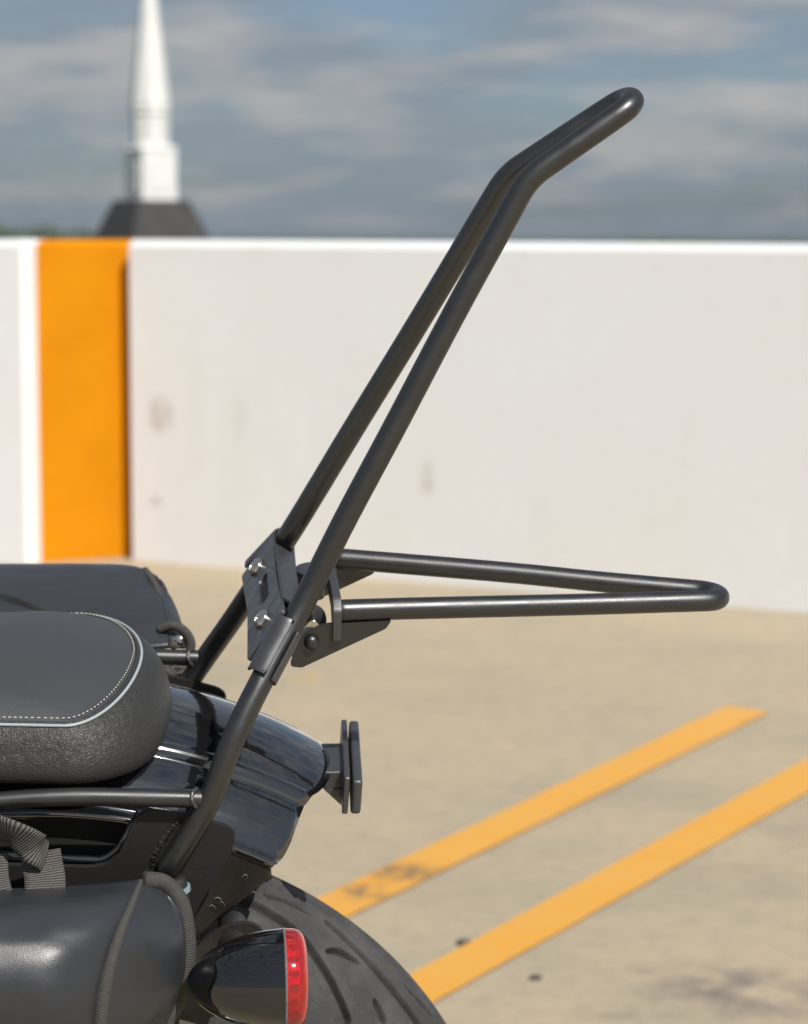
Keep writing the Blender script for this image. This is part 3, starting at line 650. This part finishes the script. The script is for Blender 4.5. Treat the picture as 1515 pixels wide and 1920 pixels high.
for s in (-1, 1):
    extrude_poly('gusset', [(p[0], -s * p[1] + s * .0, p[2]) for p in round_poly(GUS, [.001, .001, .002, .001, .004, .006, .006])], (0, -s, 0), .0034, powder, rack_o, .0005)
    pv = Vector((0.1618, -0.057, 0.8058)); pv.y *= -s
    lathe('pivot_bolt', [(-.012, .003), (0, .003), (0, .0050), (.0010, .0051), (.0026, .0045), (.0038, .0028), (.0042, 0)], pv, (0, s, 0), powder, rack_o, 28)
    # hinge ear bent back from the clamp's rear plate
    e = Vector((0.1621, -0.052, 0.8038)); er = [e + Vector((math.cos(a), 0, math.sin(a))) * .0125 for a in [rad(-100 + 20 * k) for k in range(12)]] + [e + Vector((-.030, 0, .020)), e + Vector((-.034, 0, -.004))]
    extrude_poly('hinge_ear', [(p[0], -s * p[1], p[2]) for p in er], (0, s, 0), .0030, plate_m, rack_o, .0005)
    # stop tabs: a level washer-like disc on one ear, an upright rounded tab on the other
    if s == 1:
        tb = Vector((0.1703, 0.04, 0.8236)); pts = [tb + Vector((math.cos(2 * math.pi * k / 26) * .0150, math.sin(2 * math.pi * k / 26) * .0150, 0)) for k in range(26)]
        hl = [tb + Vector((math.cos(2 * math.pi * k / 14) * .0045, math.sin(2 * math.pi * k / 14) * .0045, 0)) for k in range(14)]
        extrude_poly('stop_disc', pts, (0, 0, -1), .0034, plate_m, rack_o, .0006, [hl])
        lathe('stop_pin', [(0, .0058), (.0005, .0064), (.018, .0064), (.0185, .0058)], tb - Vector((0, 0, .022)), (0, 0, 1), powder, rack_o, 22)
    else:
        extrude_poly('stop_tab', round_poly([(0.1541, -0.036, 0.8273), (0.1672, -0.036, 0.8256), (0.1735, -0.036, 0.8185), (0.1725, -0.036, 0.8068), (0.1543, -0.036, 0.8051)], [.001, .006, .006, .001, .001]), (0, -1, 0), .0034, plate_m, rack_o, .0005)
        lathe('stop_pin', [(0, .0045), (.0005, .0050), (.014, .0050), (.0145, .0045)], (0.1627, -0.04, 0.8155), (0, -1, 0), chrome, rack_o, 22)
XP = [(0.1796, -0.059, 0.8187), (0.175, 0, 0.8246)]
x0 = XP[0][0] - .0035
xp = [(x0, -.0605, .806), (x0, -.0605, .829), (x0, -.052, .8365), (x0, .052, .8365), (x0, .0605, .829), (x0, .0605, .806), (x0, .052, .8045), (x0, .034, .822), (x0, -.034, .822), (x0, -.052, .8045)]
extrude_poly('cross_plate', round_poly(xp, .003, 3), (1, 0, 0), .0058, plate_m, rack_o, .0009)

# --- plate carrier at the tail
pm = empty('tail_plate_mount'); pm.parent = bike
def rbox(name, c, s, mat, parent, bev, seg=4, M=None, **pr):
    bm = bmesh.new(); box(bm, c, s, M); return bmo(name, bm, mat, parent, True, 35, bev, seg, **pr)
pc = Vector((0.1931, 0, 0.6879))
rbox('mount_post', (pc.x - .011, 0, pc.z), (.018, .050, .014), plate_m, pm, .0015)
extrude_poly('mount_web', [(pc.x - .020, -.026, pc.z - .006), (pc.x - .004, -.026, pc.z - .006), (pc.x - .004, -.026, pc.z - .020), (pc.x - .006, -.026, pc.z - .020)], (0, 1, 0), .052, plate_m, pm, .0005)
MT = Matrix.Translation(pc) @ Matrix.Rotation(rad(-2.8), 4, 'Z') @ Matrix.Rotation(rad(3), 4, 'Y')
rbox('rear_plate', (.0038, 0, 0), (.0072, .106, .026), plate_m, pm, .0030, 4, MT)
rbox('back_plate', (-.0035, 0, 0), (.0042, .102, .028), plate_m, pm, .0015, 3, MT)

# --- rear turn signal
sig_ax = Vector((1, 0, 0))
ts = empty('turn_signal'); ts.parent = bike
sc_ = Vector((0.0751, -0.175, 0.6159))
k2 = 1.503 / 4560
prof = [(0, 0)] + [(x * k2, r * k2) for x, r in ((2, 12), (8, 24), (20, 39), (36, 53), (52, 64), (75, 76), (112, 89), (150, 97), (190, 101))]
P3 = spline([(a, b, 0) for a, b in prof], 40); prof = [(max(p.x, 0), max(p.y, 0)) for p in P3]; prof[0] = (0, 0)
hs = lathe('signal_housing', prof + [(191 * k2, 99 * k2), (191 * k2, 92 * k2)], sc_, sig_ax, gloss2, ts, 72)
lathe('bezel', [(190.5 * k2, 95 * k2), (190.5 * k2, 101.3 * k2), (193 * k2, 102 * k2), (195 * k2, 101.3 * k2), (195 * k2, 95 * k2)], sc_, sig_ax, clear_m, ts, 72)
lathe('lens', [(195 * k2, 100.5 * k2), (212 * k2, 100 * k2), (222 * k2, 97 * k2), (230 * k2, 90 * k2), (236 * k2, 74 * k2), (239 * k2, 45 * k2), (240 * k2, 0), (236.5 * k2, 0), (235 * k2, 45 * k2), (232 * k2, 72 * k2), (226 * k2, 87 * k2), (219 * k2, 93.5 * k2), (211 * k2, 96.5 * k2), (195 * k2, 97 * k2)], sc_, sig_ax, lens_m, ts, 72)
rf = lathe('reflector', [(194 * k2, 10 * k2), (194 * k2, 90 * k2), (204 * k2, 92 * k2), (206 * k2, 84 * k2), (214 * k2, 84 * k2), (215 * k2, 76 * k2), (223 * k2, 70 * k2), (224 * k2, 60 * k2), (227 * k2, 20 * k2), (227 * k2, 0)], sc_, sig_ax, refl_m, ts, 48)
for k in range(20):
    a = 2 * math.pi * k / 20; bm = bmesh.new()
    box(bm, (0, 0, 0), (.0065, .004 if k % 2 else .0022, .0036), Matrix.Translation(sc_ + Vector((208 * k2, math.cos(a) * 89 * k2, math.sin(a) * 89 * k2))) @ Matrix.Rotation(-a + math.pi / 2, 4, 'X')); bmo('reflector_rib', bm, refl_d, rf, True, 30, .0005)
tube('signal_stalk', [Vector(sc_) + Vector((.032, .012, .004)), Vector(sc_) + Vector((.032, .045, .000)), Vector(sc_) + Vector((.032, .085, -.004))], lambda u: .011 - .001 * u, liner, ts, 18)
extrude_poly('stalk_bracket', round_poly([(0.0762, -0.125, 0.6087), (0.0881, -0.125, 0.6212), (0.1024, -0.125, 0.6299), (0.1177, -0.125, 0.6319), (0.1284, -0.125, 0.6251), (0.122, -0.125, 0.6073), (0.0933, -0.125, 0.592)], .005), (0, 1, 0), .004, liner, bike, .0008)

# strut with pale ring beside the bag
st = tube('frame_strut', [(0.0682, -0.128, 0.6669), (0.0715, -0.128, 0.6464), (0.0683, -0.128, 0.6066), (0.0605, -0.128, 0.5418)], .0075, flat_m, bike, 24)
rg = (Vector((0.0715, -0.128, 0.6464)) - Vector((0.0682, -0.128, 0.6669))).normalized()
lathe('collar', [(0, .0078), (.0006, .0088), (.0034, .0088), (.0040, .0078)], Vector((0.0696, -0.128, 0.6614)), rg, bluering, st, 32)

# --- seat
def seat_ring(w, nose, zs, zn, n=56, front=-.55):
    """U-shaped outline from the near front, round the nose, to the far front; zs side height, zn nose height"""
    pts = []; x0_ = -.002; Ln = nose - x0_; ex = 1.8 + 12 * (w - .1); ex = max(1.75, min(2.1, ex + (nose - .0455) * 8)); tp = lambda x: max(.9, 1 + .9 * (x - x0_))
    for i in range(20): x = front + (x0_ - front) * i / 20; pts.append(Vector((x, -w * tp(x), zs)))
    for i in range(n + 1):
        t = -math.pi / 2 + math.pi * i / n; c, s = math.cos(t), math.sin(t); e = 2 / ex
        x = x0_ + Ln * abs(c) ** e; y = w * math.copysign(abs(s) ** e, s)
        u = abs(c) ** 2; pts.append(Vector((x, y, zs + (zn - zs) * u)))
    for i in range(20): x = x0_ + (front - x0_) * (i + 1) / 20; pts.append(Vector((x, w * tp(x), zs)))
    return pts
SR = [(.1015, .0455, .7672, .7765), (.1035, .0490, .7655, .7745), (.1075, .0555, .7600, .7680), (.1110, .0620, .7520, .7570), (.1140, .0665, .7430, .7440), (.1145, .0680, .7360, .7310), (.1130, .0660, .7310, .7210), (.1080, .0600, .7285, .7130), (.1000, .050, .7275, .7095), (.085, .035, .7270, .7090)]
SRi = []
arr = [Vector((a, b, c)) for a, b, c, d in SR]; arr2 = [Vector((d, 0, 0)) for *_, d in SR]
s1 = spline(arr, 34)
for i in range(34):
    u = i / 33 * (len(SR) - 1); k = min(int(u), len(SR) - 2); f = u - k; SRi.append((s1[i].x, s1[i].y, s1[i].z, SR[k][3] * (1 - f) + SR[k + 1][3] * f))
seat = grid('seat', [seat_ring(*q) for q in SRi], leather, bike)
# undulating quilt and top
def top_rows():
    rows = []
    for k in range(15):
        f = 1 - k / 14
        base = seat_ring(.1015, .0455, .7672, .7765)
        rows.append([Vector((p.x * f + (1 - f) * min(p.x, -.14), p.y * f, p.z + .020 * (1 - f ** 4))) for p in base])
    return rows
grid('seat_top', top_rows(), vinyl, seat, label='smooth dark grey top panel edged with pale piping')
def offs(w, nose, dz): return [p + Vector((0, 0, dz)) for p in seat_ring(w, nose, .7672, .7765)]
tube('piping', spline(offs(.1025, .0468, .0004), 200), .0011, piping_m, seat, 10)
tube('piping_bead', spline(offs(.1000, .0443, .0006), 200), .0016, leather, seat, 10)
bm = bmesh.new(); path = spline(offs(.0972, .0415, .0036), 1400); acc = 0; last = path[0]
for i in range(1, len(path) - 1):
    acc += (path[i] - last).length; last = path[i]
    if acc > .0034:
        acc = 0; t = (path[i + 1] - path[i - 1]).normalized(); q = t.to_track_quat('X', 'Z').to_matrix().to_4x4()
        vv = bmesh.ops.create_icosphere(bm, subdivisions=1, radius=1, matrix=Matrix.Translation(path[i]) @ q @ Matrix.Rotation(.25, 4, 'Z') @ Matrix.Diagonal((.0014, .00042, .00042, 1)))
bmo('stitching', bm, thread_m, seat, True, kind='stuff')
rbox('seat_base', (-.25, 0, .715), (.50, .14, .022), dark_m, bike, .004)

# ------------------------------------------------------------------ saddlebags (hung from the side rails: things of their own, same frame)
def bag_root(label):
    o = empty('saddlebag', bike.location, (0, 0, 0), label=label, category='saddlebag', group='saddlebags either side of the seat'); o.rotation_euler = bike.rotation_euler; return o
b1_ = bag_root('black vinyl saddlebag nearest the camera with ribbed edge binding and webbing strap')
cols = [  # each column runs from the back top edge over the front to the bottom
    [(-0.2806, -0.15, 0.6789), (-0.2726, -0.185, 0.69), (-0.2649, -0.225, 0.6853), (-0.2626, -0.245, 0.6635), (-0.2669, -0.245, 0.6085), (-0.2834, -0.21, 0.4904), (-0.3013, -0.15, 0.417)],
    [(-0.0449, -0.15, 0.6729), (-0.0424, -0.185, 0.6833), (-0.04, -0.225, 0.6784), (-0.0395, -0.245, 0.6561), (-0.0413, -0.245, 0.6001), (-0.0474, -0.21, 0.48), (-0.0535, -0.15, 0.4056)],
    [(-0.0002, -0.15, 0.6739), (-0.0005, -0.185, 0.6829), (-0.0015, -0.224, 0.6766), (-0.0039, -0.243, 0.6538), (-0.0069, -0.243, 0.5976), (-0.0113, -0.21, 0.4784), (-0.0156, -0.15, 0.4038)],
    [(0.0291, -0.15, 0.6758), (0.0264, -0.182, 0.6798), (0.0186, -0.216, 0.6717), (0.012, -0.234, 0.6482), (0.0075, -0.234, 0.5916), (0.0038, -0.2, 0.4751), (0.0008, -0.15, 0.4073)],
    [(0.0454, -0.15, 0.6776), (0.0401, -0.175, 0.6757), (0.031, -0.206, 0.6667), (0.0226, -0.224, 0.6422), (0.0165, -0.225, 0.5896), (0.0137, -0.2, 0.4787), (0.011, -0.15, 0.4111)]]
end = [
    [(0.0467, -0.15, 0.6776), (0.0421, -0.175, 0.6757), (0.0336, -0.205, 0.666), (0.0255, -0.222, 0.641), (0.0195, -0.223, 0.5883), (0.0168, -0.2, 0.4786), (0.0143, -0.15, 0.411)],
    [(0.0533, -0.148, 0.6749), (0.0526, -0.17, 0.6689), (0.0488, -0.193, 0.6576), (0.0438, -0.205, 0.6307), (0.037, -0.206, 0.5852), (0.0299, -0.19, 0.4836), (0.0191, -0.15, 0.415)],
    [(0.0595, -0.146, 0.6717), (0.0662, -0.158, 0.6576), (0.0684, -0.172, 0.6425), (0.0661, -0.18, 0.6159), (0.0547, -0.182, 0.584), (0.0385, -0.175, 0.4815), (0.0244, -0.145, 0.4156)]]
edge = [(0.0481, -0.15, 0.678), (0.0612, -0.146, 0.6732), (0.0708, -0.148, 0.6615), (0.0752, -0.152, 0.6432), (0.0757, -0.157, 0.6223), (0.0716, -0.16, 0.5996), (0.0601, -0.162, 0.5761), (0.0425, -0.162, 0.4727), (0.0262, -0.145, 0.4112)]
def loft(name, cs, mat, parent, nu=40, nv=60, thick=.003, **props):
    R0 = [spline(c, nv) for c in cs]; rows = [[R0[j][i] for j in range(len(cs))] for i in range(nv)]
    rows = [spline(r, nu) for r in rows]; return grid(name, rows, mat, parent, thick=thick, **props)
loft('bag_body', cols, bagv, b1_, 60, 60)
loft('end_panel', end + [edge], bagv, b1_, 36, 60, .002)
sp_edge = spline(edge, 90)
# ribbed binding: a flat bent tape round the edge
def tape(name, path, width, dirs, mat, parent, thick=.0016, bulge=.0, nw=6, **props):
    rows = []
    for i, p in enumerate(path):
        d = Vector(dirs(i / (len(path) - 1)) if callable(dirs) else dirs).normalized(); t = (path[min(i + 1, len(path) - 1)] - path[max(i - 1, 0)]).normalized()
        d = (d - t * d.dot(t)).normalized(); nn = t.cross(d)
        rows.append([p + d * width * (j / nw - .5) + nn * bulge * (1 - (2 * j / nw - 1) ** 2) for j in range(nw + 1)])
    vs = [p for r in rows for p in r]; m = nw + 1; fs = [(i * m + j, i * m + j + 1, (i + 1) * m + j + 1, (i + 1) * m + j) for i in range(len(rows) - 1) for j in range(nw)]
    L = 0; uv = []
    for i, p in enumerate(path):
        if i: L += (p - path[i - 1]).length
        uv += [(L, j / nw * width) for j in range(m)]
    o = pyd(name, vs, fs, mat, parent, True, uv, **props); md = o.modifiers.new('thickness', 'SOLIDIFY'); md.thickness = thick; md.offset = 0; return o
tube('edge_binding', sp_edge, .0058, binding, b1_, 18)
seam = [(0.0461, -0.152, 0.6783), (0.0412, -0.178, 0.6773), (0.0324, -0.2085, 0.668), (0.0241, -0.2262, 0.6434), (0.0181, -0.227, 0.5908), (0.0152, -0.203, 0.4807)]
tube('seam_piping', spline(seam, 90), lambda u: .0016 + .0030 * min(1, u * 2.2), binding, b1_, 14)
# back of the bag and its flap to the bike
bk = [[Vector((p[0], -.150 + (.012 if 0 else 0), p[2])) for p in (c[0], c[-1])] for c in cols + [end[1], end[2]]]
grid('back_panel', [[tuple(a.lerp(b, k / 6)) for k in range(7)] for a, b in bk], bagv, b1_, thick=.003)
# webbing straps over the top edge
st1 = [(-0.0181, -0.19, 0.6815), (-0.0195, -0.156, 0.676), (-0.0212, -0.14, 0.6787), (-0.0235, -0.13, 0.6892)]
tape('webbing_strap', spline([(-0.0152, -0.16, 0.6764), (-0.0158, -0.15, 0.6817), (-0.0175, -0.142, 0.6865), (-0.0189, -0.136, 0.6928)], 40), .0262, (1, 0, 0), webbing, b1_, .0022)
tape('webbing_strap', spline([(-0.0443, -0.158, 0.6747), (-0.0468, -0.149, 0.6801), (-0.0477, -0.142, 0.6862), (-0.0479, -0.136, 0.6928)], 40), .0160, (1, 0, 0), webbing, b1_, .0022)
tape('strap_loop', spline([(-0.0167, -0.14, 0.6916), (-0.0237, -0.146, 0.7029), (-0.0342, -0.148, 0.7129), (-0.0476, -0.14, 0.7139), (-0.0656, -0.13, 0.7087)], 50), .0215, lambda u: (.45 - .5 * u, .25, -1.0 + .1 * u), webbing, b1_, .0022, .0015)

b2_ = bag_root('black vinyl saddlebag on the far side beyond the seat')
colsf = [
    [(-0.2991, 0.15, 0.7209), (-0.3027, 0.175, 0.7348), (-0.3156, 0.25, 0.7463), (-0.3221, 0.285, 0.745), (-0.3299, 0.32, 0.7256), (-0.3396, 0.33, 0.6161)],
    [(-0.0622, 0.15, 0.7167), (-0.0633, 0.175, 0.7309), (-0.0676, 0.25, 0.7428), (-0.0698, 0.285, 0.7406), (-0.0726, 0.32, 0.722), (-0.0768, 0.33, 0.611)],
    [(0.0102, 0.15, 0.7189), (0.0097, 0.178, 0.7308), (0.006, 0.25, 0.7417), (0.0007, 0.285, 0.7396), (-0.0007, 0.32, 0.721), (-0.0033, 0.33, 0.6096)],
    [(0.0547, 0.15, 0.7208), (0.0523, 0.18, 0.7337), (0.0453, 0.245, 0.7385), (0.0351, 0.282, 0.7389), (0.0323, 0.315, 0.7209), (0.0304, 0.325, 0.611)],
    [(0.066, 0.15, 0.7219), (0.0634, 0.18, 0.7335), (0.0551, 0.24, 0.7388), (0.046, 0.275, 0.7389), (0.0402, 0.31, 0.7194), (0.035, 0.32, 0.613)]]
loft('bag_body', colsf, bagv, b2_, 60, 50)
endf = [colsf[-1], [(0.0709, 0.152, 0.721), (0.0679, 0.185, 0.7315), (0.061, 0.235, 0.7374), (0.052, 0.265, 0.7388), (0.0477, 0.29, 0.7149), (0.0406, 0.3, 0.6213)],
        [(0.0782, 0.155, 0.7193), (0.0745, 0.19, 0.7251), (0.0664, 0.225, 0.7343), (0.0572, 0.25, 0.741), (0.0543, 0.27, 0.7177), (0.0466, 0.28, 0.6295)]]
loft('end_panel', endf, bagv, b2_, 16, 50)
tube('edge_binding', spline([(0.0468, 0.272, 0.74), (0.0529, 0.248, 0.7404), (0.0588, 0.222, 0.7364), (0.0638, 0.19, 0.7319), (0.0677, 0.165, 0.7252), (0.0693, 0.15, 0.7223)], 50), .0032, binding, b2_, 12)
tube('loop_binding', spline([(0.0588, 0.165, 0.7306), (0.0691, 0.16, 0.7354), (0.0775, 0.158, 0.7312), (0.0819, 0.157, 0.7232), (0.0815, 0.156, 0.7153), (0.0777, 0.156, 0.7074)], 40), .0038, binding, b2_, 12)
lathe('rivet', [(-.002, .003), (0, .0046), (.0016, .0042), (.0026, .0020), (.0028, 0)], (0.0726, 0.154, 0.725), (-.2, -1, .4), chrome, b2_, 20)
grid('mesh_panel', [[(0.0244, 0.148, 0.7182), (0.0587, 0.148, 0.7176), (0.0798, 0.15, 0.7195)], [(0.0262, 0.145, 0.7032), (0.0626, 0.145, 0.7012), (0.0849, 0.147, 0.7013)], [(0.0279, 0.142, 0.6833), (0.0664, 0.142, 0.6825), (0.0795, 0.144, 0.6858)]], mesh_m, b2_, thick=.002)
tape('carry_strap', spline([(-0.1148, 0.215, 0.7399), (-0.0819, 0.215, 0.7403), (-0.061, 0.208, 0.739), (-0.0398, 0.195, 0.7356), (-0.0232, 0.185, 0.7304)], 40), .011, (.2, -.6, -.7), flat_m, b2_, .002)
